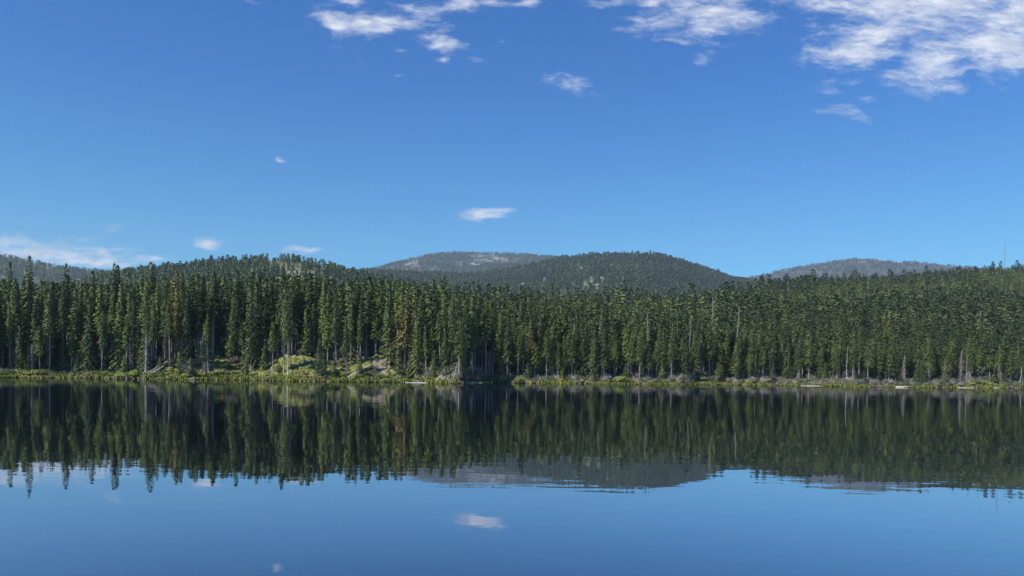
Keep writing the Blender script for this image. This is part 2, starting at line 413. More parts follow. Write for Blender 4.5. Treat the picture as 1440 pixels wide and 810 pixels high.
Lcent = [(380, 385), (480, 379), (520, 378), (600, 382), (660, 383), (700, 378), (740, 370), (790, 360), (840, 355), (870, 354), (925, 355), (960, 364), (1000, 377), (1030, 388), (1070, 393), (1150, 397), (1300, 402)]
Lback = [(380, 400), (480, 383), (530, 374), (580, 361), (630, 353), (650, 353.5), (680, 355), (740, 355.5), (780, 360), (830, 368), (900, 378), (1000, 392)]
Lright = [(930, 410), (1030, 391), (1060, 387), (1100, 379), (1140, 371), (1180, 363), (1200, 361.5), (1230, 362.5), (1260, 367), (1290, 366.5), (1320, 370), (1380, 375), (1500, 385), (1650, 398)]
Lfar = [(-500, 335), (-200, 338), (-60, 347), (0, 356), (40, 363), (80, 372), (110, 376), (150, 379), (190, 382), (240, 388), (320, 396), (420, 405)]
def g2(p, c, w): return np.exp(-((p - c) / w) ** 2)
HL = ridge_hill('hill', Lleft, 1500., 700., 500., M_hill_l, 12, gully=16, gs=.008, bare=lambda p, y, z: g2(p, 400, 60) + .6 * g2(p, 250, 60))
HC = ridge_hill('hill', Lcent, 3000., 1500., 900., M_hill_c, 16, gully=45, gs=.003, bare=lambda p, y, z: np.full_like(p, .8))
HF = ridge_hill('hill', Lfar, 3600., 1600., 900., M_hill_c, 16, gully=30, gs=.003)
HB = ridge_hill('mountain', Lback, 6200., 2600., 900., M_mtn, 15, nu=400, nY=110, gully=170, gs=.0022,
                bare=lambda p, y, z: np.clip(1.3 * g2(p, 682, 34) * sstep(y, 5600, 5850) * (1 - sstep(y, 6120, 6190)) + 1.1 * g2(p, 577, 17) * sstep(y, 5500, 5700) + .45 * g2(p, 615, 30) + .5 * g2(p, 740, 20), 0, 1))
HR = ridge_hill('mountain', Lright, 6400., 2600., 900., M_mtn_r, 14, nu=300, nY=90, gully=70, gs=.0022, bare=lambda p, y, z: .9 * g2(p, 1205, 18) + .5 * g2(p, 1150, 40))

# ------------------------------------------------------------------ water
m, t, out = material('lake_water'); M_water = m
geo = t.new('ShaderNodeNewGeometry')
mp = t.new('ShaderNodeMapping'); mp.inputs['Scale'].default_value = (0.34, 2.2, 1); mp.inputs['Rotation'].default_value = (0, 0, R(4)); t.l.new(geo.outputs['Position'], mp.inputs[0])
w1 = t.noise(mp.outputs[0], 1.0, 2, .5)
w2 = t.noise(geo.outputs['Position'], 4.0, 2, .5)
w3 = t.noise(geo.outputs['Position'], .03, 2, .5)
amp = t.math('MULTIPLY', t.ss(w3.outputs['Fac'], .35, .65, .55, 1.3), .017)
sepp = t.new('ShaderNodeSeparateXYZ'); t.l.new(geo.outputs['Position'], sepp.inputs[0])
amp = t.math('MULTIPLY', amp, t.ss(sepp.outputs[1], 35, 130, 1.0, 1.9))
def slope(n):
    s_ = t.new('ShaderNodeVectorMath', operation='SUBTRACT'); t.l.new(n.outputs['Color'], s_.inputs[0]); s_.inputs[1].default_value = (.5, .5, .5); return s_.outputs[0]
sa = t.new('ShaderNodeVectorMath', operation='SCALE'); t.l.new(slope(w1), sa.inputs[0]); t.l.new(amp, sa.inputs['Scale'])
sb = t.new('ShaderNodeVectorMath', operation='SCALE'); t.l.new(slope(w2), sb.inputs[0]); sb.inputs['Scale'].default_value = .004
ad = t.new('ShaderNodeVectorMath', operation='ADD'); t.l.new(sa.outputs[0], ad.inputs[0]); t.l.new(sb.outputs[0], ad.inputs[1])
mu = t.new('ShaderNodeVectorMath', operation='MULTIPLY'); t.l.new(ad.outputs[0], mu.inputs[0]); mu.inputs[1].default_value = (1, 1, 0)
up = t.new('ShaderNodeVectorMath', operation='ADD'); t.l.new(mu.outputs[0], up.inputs[0]); up.inputs[1].default_value = (0, 0, 1)
nm = t.new('ShaderNodeVectorMath', operation='NORMALIZE'); t.l.new(up.outputs[0], nm.inputs[0])
gl = t.new('ShaderNodeBsdfGlossy'); gl.inputs['Color'].default_value = col(.87, .89, .93); gl.inputs['Roughness'].default_value = .012
t.l.new(nm.outputs[0], gl.inputs['Normal'])
df = t.new('ShaderNodeBsdfDiffuse'); df.inputs['Color'].default_value = col(.004, .008, .012)
lw = t.new('ShaderNodeLayerWeight'); lw.inputs['Blend'].default_value = .5
fac = t.ss(lw.outputs['Facing'], .60, .90, .32, .78)
mx = t.new('ShaderNodeMixShader'); t.l.new(fac, mx.inputs[0]); t.l.new(df.outputs[0], mx.inputs[1]); t.l.new(gl.outputs[0], mx.inputs[2])
t.l.new(mx.outputs[0], out.inputs[0])
wv = np.array([(-900, -150, 0), (900, -150, 0), (900, 800, 0), (-900, 800, 0)], float)
lake = obj('water', mesh_np('water', wv, np.array([[0, 1, 2, 3]]), [M_water])); tag(lake, kind='structure')

# ------------------------------------------------------------------ conifers
def conifer(seed, H, cb, Rm, q=1.0, power=.7, gap=.12, tips=1.0, low_r=1.0):
    """crown quads, trunk Acc, dead twigs Acc for a conifer H metres tall whose crown starts at cb * H"""
    g = np.random.default_rng(seed)
    z0 = H * cb; quads = []
    z = z0; ph = g.random(8) * 6.28; lean = (g.random(2) - .5) * .02
    amp = .16
    while z < H - .25:
        tt = (z - z0) / (H - z0)
        env = Rm * (1 - tt) ** power * min(1, low_r * .55 + tt * 4.0) * (1 + amp * math.sin(z * .9 + ph[0]) * .6 + amp * math.sin(z * 2.3 + ph[1]) * .6) + .16
        nb = max(4, int(round((6.5 - 1.5 * tt) * (1.0 if q < 1.6 else .9))))
        a0 = g.random() * 6.28
        for k in range(nb):
            if g.random() < gap * (1 - tt * .6): continue
            a = a0 + k * 6.283 / nb + g.normal() * .28
            lob = 1 + .22 * math.sin(a * 2 + ph[2] + z * .25) + .14 * math.sin(a * 3 + ph[3] - z * .4)
            L = env * lob * (.72 + .5 * g.random())
            if g.random() < .06: L *= 1.3
            step = .42 * q; m_ = max(1, int(L / step))
            s_ = (np.arange(m_) + .75) / m_
            s_ = s_[s_ > .12]
            ca, sa_ = math.cos(a), math.sin(a)
            rise = (.35 * tt - .18) * L
            for s1 in s_:
                r = s1 * L; zc = z + rise * s1 - .24 * L * s1 ** 2.2 + g.normal() * .07
                P0 = np.array([ca * r, sa_ * r, zc])
                for side in ((-1, 1) if q < 2 else ((-1, 1) if g.random() < .5 else (0,))):
                    ang = a + side * (.7 + .3 * g.random())
                    ln = (.44 + .36 * g.random()) * q * (1.15 - .35 * s1) * tips; wd = ln * (.55 + .3 * g.random())
                    dirv = np.array([math.cos(ang), math.sin(ang), -.25 - .35 * g.random() + .3 * tt])
                    dirv /= np.linalg.norm(dirv)
                    sd = np.cross(dirv, [0, 0, 1]); sd /= np.linalg.norm(sd) + 1e-6
                    tl = g.normal() * .55; sd = sd * math.cos(tl) + np.array([0, 0, 1]) * math.sin(tl)
                    quads.append([P0 - dirv * ln * .25, P0 + dirv * ln * .35 + sd * wd * .5, P0 + dirv * ln, P0 + dirv * ln * .35 - sd * wd * .5])
        z += .40 * q * (.8 + .4 * g.random()) * (1 - .35 * tt)
    for k in range(int(5 / q) + 2):           # leader
        zc = H - .15 * k * q; a = g.random() * 6.28; w = (.10 + .05 * k) * q
        d_ = np.array([math.cos(a), math.sin(a), 0])
        quads.append([np.array([0, 0, zc + .35 * q]), d_ * w + [0, 0, zc], np.array([0, 0, zc - .25 * q]), -d_ * w + [0, 0, zc]])
    cr = Acc(); P = orient_out(np.array(quads))
    sway = lambda Z: np.stack([lean[0] * Z, lean[1] * Z], -1)
    P[..., :2] += sway(P[..., 2]); cr.quads(P)
    tr = Acc(); zz = np.linspace(-.6, H * .96, 9); r0 = .0078 * H + .04
    rad = r0 * (1 - (zz / H).clip(0)) ** .8 + .03; rad[0] *= 1.5; rad[1] *= 1.05
    pts = np.stack([zz * lean[0], zz * lean[1], zz], -1); tr.tube(pts, rad, 7 if q < 1.5 else 4)
    dw = Acc(); z = H * .06 + .8
    while z < max(z0 * 1.15, H * .25):
        a = g.random() * 6.28; L = (.6 + 1.5 * g.random()) * min(1.25, .45 + z / (H * .35)); dr = np.array([math.cos(a), math.sin(a), 0])
        base = np.array([z * lean[0], z * lean[1], z]); k = np.array([0, .5, 1.0])
        pp = base + dr * (k * L)[:, None] + np.array([0, 0, 1]) * (-.30 * L * k ** 1.5)[:, None]
        dw.tube(pp, [.035, .025, .012], 3, cap=False)
        for j in range(3):
            a2 = a + (.8 if j % 2 else -.8); f_ = .35 + .25 * j; b0 = base + dr * f_ * L + np.array([0, 0, -.3 * L * f_ ** 1.5])
            e = b0 + np.array([math.cos(a2), math.sin(a2), -.3]) * (.3 + .3 * g.random())
            dw.tube([b0, e], [.018, .010], 3, cap=False)
        z += .2 + .25 * g.random()
    return cr, tr, dw
# kinds of near conifer: height, crown base, radius, power, gap, lower width
specs = [
    dict(H=27, cb=.36, Rm=3.1, power=.84, gap=.10, low_r=.9), dict(H=25, cb=.26, Rm=3.3, power=.92, gap=.08, low_r=1.1),
    dict(H=28, cb=.46, Rm=2.8, power=.74, gap=.14, low_r=.8), dict(H=23, cb=.10, Rm=3.3, power=1.0, gap=.06, low_r=1.3),
    dict(H=26, cb=.46, Rm=3.0, power=.70, gap=.20, low_r=.7), dict(H=24, cb=.34, Rm=2.4, power=.86, gap=.12, low_r=.9),
    dict(H=22, cb=.05, Rm=3.5, power=1.0, gap=.06, low_r=1.4), dict(H=27, cb=.40, Rm=3.3, power=.78, gap=.24, low_r=.8),
    dict(H=20, cb=.42, Rm=3.2, power=.5, gap=.22, low_r=.8), dict(H=25, cb=.24, Rm=2.9, power=.90, gap=.16, low_r=1.0),
]
KIND_WORD = ['tall dense', 'full skirted', 'slim high-crowned', 'broad-based', 'bare-stemmed', 'narrow', 'bushy low-skirted', 'ragged open-crowned', 'round-topped', 'slender ragged']
near = []
for k, s in enumerate(specs):
    cr, tr, dw = conifer(100 + k, **s)
    near.append(dict(H=s['H'], crown=soft_normals(cr.mesh('conifer_crown', [M_crown])), trunk=tr.mesh('conifer_trunk', [M_bark], True), dead=dw.mesh('conifer_dead_branches', [M_dead])))
young = []
for k, s in enumerate([dict(H=7, cb=.05, Rm=1.6, power=.9, gap=.05, low_r=1.6), dict(H=9, cb=.08, Rm=1.7, power=.8, gap=.1, low_r=1.4), dict(H=5, cb=.04, Rm=1.3, power=1.0, gap=.05, low_r=1.6)]):
    cr, tr, dw = conifer(200 + k, q=.8, **s)
    young.append(dict(H=s['H'], crown=soft_normals(cr.mesh('young_crown', [M_crown])), trunk=tr.mesh('young_trunk', [M_bark], True)))

def joined(name, accs, mats):
    V = []; Q = []; T = []; mq = []; mt = []; n = 0
    for i_, a in enumerate(accs):
        for q_ in a.Q: Q.append(q_ + n); mq += [i_] * len(q_)
        for q_ in a.T: T.append(q_ + n); mt += [i_] * len(q_)
        V += a.V; n += a.n
    fs = [np.concatenate(Q)] + ([np.concatenate(T)] if T else [])
    return soft_normals(mesh_np(name, np.concatenate(V), fs, mats, mq + mt), only=0)
protos = []        # (object, height); never linked to the scene, only instanced by the forest
def proto(name, me, H): o = bpy.data.objects.new(name, me); protos.append((o, H)); return len(protos) - 1
P_near = []; P_mid = []; P_far = []; P_yel = []; P_farthest = []
for k, s in enumerate(specs[:8]):
    cr, tr, dw = conifer(300 + k, q=1.35, **s); P_near.append(proto('forest_tree', joined('forest_tree', [cr, tr, dw], [M_crown, M_bark, M_dead]), s['H']))
for k in range(6):
    s = dict(H=20, cb=.12 + .05 * (k % 3), Rm=[2.8, 3.1, 2.4, 3.3, 2.7, 3.0][k], power=[.9, 1.0, .8, 1.0, .85, .95][k], gap=.05, low_r=1.2)
    cr, tr, dw = conifer(400 + k, q=2.3, **s); P_mid.append(proto('slope_tree', joined('slope_tree', [cr, tr], [M_crown, M_bark]), 20))
    cr, tr, dw = conifer(440 + k, q=2.3, **{**s, 'Rm': s['Rm'] * 1.1}); P_yel.append(proto('slope_tree', joined('slope_tree', [cr, tr], [M_larch, M_bark]), 20))
for k in range(5):
    s = dict(H=20, cb=.08, Rm=[2.4, 2.8, 2.1, 3.0, 2.6][k], power=.8, gap=.04, low_r=1.3)
    cr, tr, dw = conifer(500 + k, q=4.2, tips=1.25, **s); P_far.append(proto('hill_tree', joined('hill_tree', [cr, tr], [M_far, M_bark]), 20))

# ------------------------------------------------------------------ where the trees stand
def scatter(n, ulo, uhi, dlo, dhi, seed, area=True):
    """roughly even random points in u, d (distance behind the shore)"""
    g = np.random.default_rng(seed)
    u = g.uniform(ulo, uhi, n * 3); y0 = Ys(u); d = g.uniform(dlo, dhi, n * 3)
    Y = y0 + d; keep = g.random(n * 3) < Y / Y.max(); u, d, Y = u[keep][:n], d[keep][:n], Y[keep][:n]
    return u, d, Y
def thin(u, Y, mind):
    """drop points closer than mind (array) to one kept before, grid hashed"""
    X = u * Y; cell = float(np.max(mind)); grid_ = {}; keep = []
    for i_ in range(len(X)):
        cx, cy = int(X[i_] // cell), int(Y[i_] // cell); ok = True
        for a in (-1, 0, 1):
            for b in (-1, 0, 1):
                for j in grid_.get((cx + a, cy + b), ()):
                    if (X[i_] - X[j]) ** 2 + (Y[i_] - Y[j]) ** 2 < mind[i_] ** 2: ok = False; break
                if not ok: break
            if not ok: break
        if ok: grid_.setdefault((cx, cy), []).append(i_); keep.append(i_)
    return np.array(keep, int)

ULO, UHI = u_of(-190), u_of(1630)
# named tall trees of the skyline: px, top py, metres behind the shore, kind
special = [(38, 359, 16, 9), (95, 370, 14, 7), (14, 367, 24, 0), (128, 379, 20, 1), (160, 369, 22, 2), (167, 371, 26, 5), (212, 368, 18, 7), (250, 380, 15, 1), (398, 375, 20, 7), (437, 381, 24, 2),
           (361, 384, 20, 0), (332, 378, 26, 1), (300, 384, 18, 2), (455, 389, 20, 5), (640, 400, 26, 2), (733, 401, 24, 7), (820, 407, 22, 2), (1010, 409, 24, 0), (286, 455, 10, 3), (503, 388, 24, 7), (560, 400, 24, 0)]
rows = []      # u, d, H, kind
for px, py, d, k in special:
    u = u_of(px); Y = float(Ys(u)) + d; x, _, z = at(px, py, Y); u = x / Y
    rows.append((u, Y - float(Ys(u)), z - float(ground_z(u, Y)), k))
# trees on the open banks, as in the photograph
for px, d, top, k in [(288, 3, 470, 5), (292, 6, 440, 2), (384, 3, 452, 4), (406, 4, 420, 4), (400, 5, 400, 5), (474, 9, 405, 0), (488, 4, 445, 5), (549, 9, 398, 3), (545, 14, 405, 1), (354, 7, 400, 3), (362, 11, 396, 6), (450, 4, 470, 6), (262, 9, 408, 3), (205, 4, 400, 4), (586, 5, 440, 6), (600, 6, 455, 5), (570, 8, 405, 1), (625, 7, 465, 6), (655, 7, 420, 1), (685, 5, 415, 4), (820, 6, 470, 3)]:
    u = u_of(px); Y = float(Ys(u)) + d; x, _, z = at(px, top, Y); rows.append((x / Y, d, z - float(ground_z(u, Y)), k))
ns = len(rows)
u, d, Y = scatter(14000, ULO, UHI, 3.0, 75, 11)
order = np.argsort(d + rng.normal(0, 3, len(d)))
u, d, Y = u[order], d[order], Y[order]
ok = (clearing(u, d) < .25) & (d > 3.0 + 2.6 * (vn.fbm(u * 40, 8.1, 2) + .3))
u, d, Y = u[ok], d[ok], Y[ok]
u = np.concatenate([[r[0] for r in rows], u]); d = np.concatenate([[r[1] for r in rows], d]); Y = np.concatenate([[float(Ys(r[0])) + r[1] for r in rows], Y[:]])
SPR = np.interp(px_of(u), [450, 700, 1000, 1440], [1, 1.18, 1.3, 1.45])
k_ = thin(u, Y, np.where(np.arange(len(u)) < ns, .5, 2.2 + .8 * np.random.default_rng(5).random(len(u))) * SPR)
u, d, Y = u[k_], d[k_], Y[k_]
g = np.random.default_rng(21)
n = len(u); H = treeH(u) * (g.normal(.92, .17 , n) - .25 * (g.random(n) < .14)).clip(.4, 1.1); kd = g.choice(10, n, p=[.13, .12, .13, .10, .13, .1, .06, .09, .07, .07])
H *= np.where(d < 7, .86, 1) * np.where(kd == 8, .8, 1)
for j, i_ in enumerate(k_):
    if i_ < ns: H[j] = rows[i_][2]; kd[j] = rows[i_][3]
Z = ground_z(u, Y)
inview = (px_of(u) > -12) & (px_of(u) < 1452)
# the 300 that show largest: the front of the wood, nearest the water
score = d + rng.normal(0, 1.5, n) - (H / treeH(u) - 1) * 14
score = np.where(k_ < ns, -100, score); score[~inview] = 1e9
chosen = np.argsort(score)[:272]
is_ind = np.zeros(n, bool); is_ind[chosen] = True

# ------------------------------------------------------------------ landmarks along the shore, for the labels
LAND = [(-5, 'left edge'), (205, 'first fallen log'), (285, 'steep grass knoll'), (420, 'widest grass bank'), (531, 'bare tan soil slope'),
        (632, 'bleached roots'), (686, 'pale feathery trunk'), (815, 'white V of driftwood'), (965, 'grey root tangle'),
        (1140, 'grey brush patch'), (1258, 'white drift log'), (1375, 'green hummock'), (1445, 'right edge')]
ORD = ['nearest', 'second', 'third', 'fourth', 'fifth', 'sixth', 'seventh', 'eighth', 'ninth', 'tenth', 'eleventh', 'twelfth', 'thirteenth', 'fourteenth', 'fifteenth', 'sixteenth', 'seventeenth', 'eighteenth', 'nineteenth', 'twentieth']
def place_words(items):
    """items: (px, row) -> for each the nearest landmark, side and rank among its row mates"""
    near_l = []
    for px, row in items:
        j = min(range(len(LAND)), key=lambda q_: abs(LAND[q_][0] - px)); near_l.append((j, 'in' if 'edge' in LAND[j][1] else 'right' if px >= LAND[j][0] else 'left', row))
    outw = [None] * len(items); by = {}
    for i_, k in enumerate(near_l): by.setdefault(k, []).append(i_)
    for k, ids in by.items():
        ids.sort(key=lambda i_: abs(items[i_][0] - LAND[k[0]][0]))
        for r, i_ in enumerate(ids):
            side = ('%s of the %s' % (k[1], LAND[k[0]][1])) if 'edge' not in LAND[k[0]][1] else 'beside the ' + LAND[k[0]][1]
            outw[i_] = (ORD[min(r, 19)], side)
    return outw

# ------------------------------------------------------------------ the individual conifers
def copy_thing(name, parts, loc, rz, s):
    e = bpy.data.objects.new(name, None); C.objects.link(e)
    e.location = loc; e.rotation_euler = (0, 0, rz); e.scale = s; e.empty_display_size = .5
    for pn, me in parts:
        o = bpy.data.objects.new(pn, me); C.objects.link(o); o.parent = e
    return e
tree_e = []; items = []
rowcut = {}
for i_ in chosen:
    row = 'shore row' if d[i_] < 7.5 else ('second row' if d[i_] < 12 else 'rows behind')
    items.append((float(px_of(u[i_])), row))
    nm_ = near[kd[i_]]; s = H[i_] / nm_['H']; w = s ** .6 * g.uniform(.60, .84) * float(np.interp(px_of(u[i_]), [450, 700, 1440], [1, 1.15, 1.4]))
    e = copy_thing('conifer_tree', [('crown', nm_['crown']), ('trunk', nm_['trunk']), ('dead_branches', nm_['dead'])],
                   (u[i_] * Y[i_], Y[i_], Z[i_]), g.uniform(0, 6.28), (w, w, s))
    e.rotation_euler.x = g.normal() * .014; e.rotation_euler.y = g.normal() * .014
    tree_e.append(e)
pw = place_words(items)
for e, i_, (px, row), (o_, side) in zip(tree_e, chosen, items, pw):
    tag(e, '%s conifer, %s in %s %s' % (KIND_WORD[kd[i_]], o_, row, side), 'conifer', 'conifers along the far shore')
named = {0: 'tallest ragged spire breaking the skyline near the left edge', 1: 'thick-topped skyline conifer beside the gap of far cloud, second tall spire from left edge',
         8: 'tall pointed conifer rising highest above the widest open grass bank', 15: 'conifer spire sticking above the level treetops beneath the middle mountain'}
for j, i_ in enumerate(chosen):
    q_ = int(k_[i_])
    if q_ in named: tree_e[j]['label'] = named[q_]

# young conifers at the water's edge
yitems = []; ye = []
for px, d_, k, s in [(252, 3, 0, .8), (268, 2, 2, 1), (225, 3, 2, .9), (346, 2.5, 0, .7), (372, 7, 1, .8), (455, 3, 0, .9), (470, 3, 1, .7), (505, 3, 2, 1.1), (560, 4, 1, .9), (575, 3, 0, .8), (610, 5, 1, .8), (648, 4, 0, .9),
                     (742, 3.5, 2, 1), (880, 3.4, 0, .8), (930, 3.4, 2, 1), (1010, 4, 1, .8), (1085, 3, 0, .8), (1160, 4, 1, .7), (1215, 3, 0, .8), (1290, 4, 1, .9), (1330, 3, 0, .8), (1398, 4, 1, .8), (40, 4, 0, .8), (110, 4, 1, .7), (175, 4, 0, .8), (790, 4, 0, 1), (706, 5, 1, .8), (1235, 4, 2, 1)]:
    uu = u_of(px); yv = float(Ys(uu)) + d_; me_ = young[k]
    e = copy_thing('young_conifer', [('crown', me_['crown']), ('trunk', me_['trunk'])], (uu * yv, yv, float(ground_z(uu, yv))), g.uniform(0, 6), (s, s, s * g.uniform(.9, 1.2)))
    ye.append(e); yitems.append((px, 'edge'))
for e, (o_, side) in zip(ye, place_words(yitems)):
    tag(e, 'small young conifer low at the water edge, %s %s' % (o_, side), 'young conifer', 'young conifers at the water edge')

# ------------------------------------------------------------------ the rest of the wood: one object of instances
pts = []       # x, y, z, rot, sxy, sz, idx
def addp(u_, Y_, Z_, H_, idx, sw=None):
    hh = np.array([protos[i_][1] for i_ in idx]); s = H_ / hh; g_ = np.random.default_rng(len(pts) + 5)
    w = s ** .7 * g_.uniform(.74, .98, len(s)) * np.interp(px_of(u_), [450, 700, 1440], [1, 1.2, 1.55]) * np.where(Y_ < 1400, np.interp(Y_, [250, 500], [1, 1.15]), 1.3)
    pts.append(np.stack([u_ * Y_, Y_, Z_, g_.uniform(0, 6.28, len(s)), w, s, np.asarray(idx, float)], -1))
r_ = ~is_ind
addp(u[r_], Y[r_], Z[r_], H[r_], np.array(P_near)[kd[r_] % len(P_near)])
# slope behind, up to the crest
N = 60000
us_ = rng.uniform(ULO, UHI, N * 2); ymax = YR0(px_of(us_)) * 1.12
ys_ = np.sqrt(rng.uniform(0, 1, N * 2)) * 1450; dsh = ys_ - Ys(us_)
ok = (dsh > 72) & (ys_ < ymax); us_, ys_, dsh = us_[ok], ys_[ok], dsh[ok]
o_ = np.argsort(rng.random(len(us_))); us_, ys_, dsh = us_[o_], ys_[o_], dsh[o_]
k2 = thin(us_, ys_, np.interp(ys_, [200, 500, 1300], [4.1, 6.0, 7.6]) * np.interp(px_of(us_), [450, 1440], [1, 1.15])); us_, ys_, dsh = us_[k2], ys_[k2], dsh[k2]
pxs = px_of(us_)
band = (ys_ / YR0(pxs)); nz = vn.fbm(us_ * ys_ * .012, ys_ * .012, 3)
yel = (rng.random(len(us_)) < .55 * sstep(nz, -.05, .25) * sstep(band, .55, .8)) | ((rng.random(len(us_)) < .93) & (band > .66 + .1 * nz) & (band < .88 + .12 * nz) & (pxs > 600)) | ((rng.random(len(us_)) < .6) & (pxs < 480) & (band > .8) & (nz > .1))
Hs = treeH(us_) * rng.normal(.84, .17, len(us_)).clip(.5, 1.15) * np.where(yel, .72, 1) * np.interp(ys_, [300, 700], [1, 1.12])
Hs *= np.where((rng.random(len(us_)) < .06) & (pxs > 560), 1.22, 1.0) * (1 + .35 * vn.fbm(us_ * ys_ * .03, ys_ * .03, 2))
idx = np.where(yel, np.array(P_yel)[rng.integers(0, 6, len(us_))], np.where(ys_ < 420, np.array(P_near)[rng.integers(0, 8, len(us_))], np.array(P_mid)[rng.integers(0, 6, len(us_))]))
addp(us_, ys_, ground_z(us_, ys_), Hs, idx)
print('near', n, 'slope', len(us_))

def make_forest(name, P, label):
    me = bpy.data.meshes.new(name); me.vertices.add(len(P)); me.vertices.foreach_set('co', P[:, :3].astype(np.float32).ravel())
    for an, vals in (('rot', P[:, 3]), ('sw', P[:, 4]), ('sz', P[:, 5])):
        a = me.attributes.new(an, 'FLOAT', 'POINT'); a.data.foreach_set('value', vals.astype(np.float32))
    used = sorted(set(P[:, 6].astype(int))); rem = {q_: i_ for i_, q_ in enumerate(used)}
    a = me.attributes.new('idx', 'INT', 'POINT'); a.data.foreach_set('value', np.array([rem[int(v)] for v in P[:, 6]], np.int32))
    o = obj(name, me)
    ng = bpy.data.node_groups.new(name + '_nodes', 'GeometryNodeTree')
    ng.interface.new_socket('Geometry', in_out='INPUT', socket_type='NodeSocketGeometry'); ng.interface.new_socket('Geometry', in_out='OUTPUT', socket_type='NodeSocketGeometry')
    N_ = ng.nodes; L_ = ng.links; gi = N_.new('NodeGroupInput'); go = N_.new('NodeGroupOutput')
    def named_attr(nm_, ty):
        q_ = N_.new('GeometryNodeInputNamedAttribute'); q_.data_type = ty; q_.inputs[0].default_value = nm_; return q_.outputs[0]
    gti = N_.new('GeometryNodeGeometryToInstance')
    for q_ in reversed(used):
        oi = N_.new('GeometryNodeObjectInfo'); oi.transform_space = 'ORIGINAL'; oi.inputs[0].default_value = protos[q_][0]; 
        L_.new(oi.outputs['Geometry'], gti.inputs[0])
    iop = N_.new('GeometryNodeInstanceOnPoints'); iop.inputs['Pick Instance'].default_value = True
    L_.new(gi.outputs[0], iop.inputs['Points']); L_.new(gti.outputs[0], iop.inputs['Instance']); L_.new(named_attr('idx', 'INT'), iop.inputs['Instance Index'])
    r1 = N_.new('ShaderNodeCombineXYZ'); L_.new(named_attr('rot', 'FLOAT'), r1.inputs[2]); L_.new(r1.outputs[0], iop.inputs['Rotation'])
    s1 = N_.new('ShaderNodeCombineXYZ'); a1 = named_attr('sw', 'FLOAT'); L_.new(a1, s1.inputs[0]); L_.new(a1, s1.inputs[1]); L_.new(named_attr('sz', 'FLOAT'), s1.inputs[2])
    L_.new(s1.outputs[0], iop.inputs['Scale']); L_.new(iop.outputs[0], go.inputs[0])
    md = o.modifiers.new('instances', 'NODES'); md.node_group = ng
    tag(o, label[0], label[1], kind='stuff'); return o
make_forest('forest', np.concatenate(pts), ('dense dark green conifer forest filling the slopes behind the shore', 'forest'))

def hill_trees(zf, lo, hi, Y, front, n, hmean, seed, cover_f=None, mind=6.0):
    g_ = np.random.default_rng(seed); u_ = g_.uniform(lo, hi, n); y_ = g_.uniform(Y - front * .85, Y + front * .12, n)
    pv = px_of(u_); ok_ = (pv > -80) & (pv < 1520)
    dn = vn.fbm(u_ * Y * .025 + 3, y_ * .012, 4)
    if cover_f is not None: ok_ &= g_.random(n) < cover_f(pv, y_, dn)
    u_, y_, pv = u_[ok_], y_[ok_], pv[ok_]; H_ = hmean * g_.normal(1, .2, len(u_)).clip(.5, 1.5)
    addp(u_, y_, zf(u_, y_) - .5, H_, np.array(P_far)[g_.integers(0, 5, len(u_))])
pts = []
hill_trees(*HL, 1500, 700, 12000, 13.5, 1, lambda p, y, q_: np.clip(.75 + 2.0 * q_ - .35 * g2(p, 400, 55), .12, 1))
hill_trees(*HC, 3000, 1500, 42000, 17, 2, lambda p, y, q_: np.clip(.64 + .75 * q_ - .12 * g2(p, 800, 110) + .25 * sstep(p, 880, 960) + .3 * (1 - sstep(p, 560, 700)), .12, 1))
hill_trees(*HF, 3600, 1600, 26000, 17, 3, lambda p, y, q_: np.clip(.8 + 1.5 * q_, .3, 1))
def cov_back(p, y, q_): return np.clip(.9 + q_ - 1.0 * g2(p, 682, 36) * sstep(y, 5600, 5800) * (1 - sstep(y, 6120, 6200)) - .9 * g2(p, 577, 18) * sstep(y, 5500, 5700), 0.03, 1)
hill_trees(*HB, 6200, 2600, 50000, 17, 4, cov_back)
hill_trees(*HR, 6400, 2600, 34000, 15, 5, lambda p, y, q_: np.clip(.45 + 1.6 * q_, .1, 1))
make_forest('hillside_woods', np.concatenate(pts), ('small far conifers scattered over the hills and mountains beyond the forest', 'woods'))


# ------------------------------------------------------------------ bushes
def bush_meshes(seed, R_, H_, n_, leaf, mat):
    g = np.random.default_rng(seed); P = []
    lobes = [(g.normal() * R_ * .45, g.normal() * R_ * .45, H_ * (.35 + .3 * g.random()), R_ * (.45 + .3 * g.random())) for _ in range(6)]
    for _ in range(n_):
        lx, ly, lz, lr = lobes[g.integers(6)]
        v = g.normal(size=3); v /= np.linalg.norm(v); v[2] = abs(v[2]) * 1.0 - .25
        c = np.array([lx, ly, lz]) + v * lr * (.7 + .4 * g.random()) * [1, 1, H_ / (2 * R_) * 1.4]; c[2] = max(c[2], .05)
        a = g.normal(size=3); a /= np.linalg.norm(a); b = np.cross(a, v); b /= np.linalg.norm(b) + 1e-6
        ln = leaf * (.6 + .8 * g.random())
        P.append([c - a * ln * .5, c + b * ln * .35, c + a * ln * .5, c - b * ln * .35])
    A = Acc(); A.quads(orient_out(np.array(P), .9)); me = soft_normals(A.mesh('bush_leaves', [mat]), .5, .9)
    S = Acc()
    for _ in range(7):
        a = g.random() * 6.28; l = R_ * .8
        S.tube([(0, 0, -.1), (math.cos(a) * l * .4, math.sin(a) * l * .4, H_ * .4), (math.cos(a) * l, math.sin(a) * l, H_ * .85)], [.03, .02, .01], 4, cap=False)
    return me, S.mesh('bush_stems', [M_dead])
bushes = [bush_meshes(600, 1.1, 1.3, 420, .26, M_bush), bush_meshes(601, 1.5, 1.7, 560, .28, M_bush), bush_meshes(602, .8, 1.0, 280, .24, M_bush), bush_meshes(603, 1.3, 1.1, 420, .26, M_bush)]
gb = np.random.default_rng(77); bpos = []
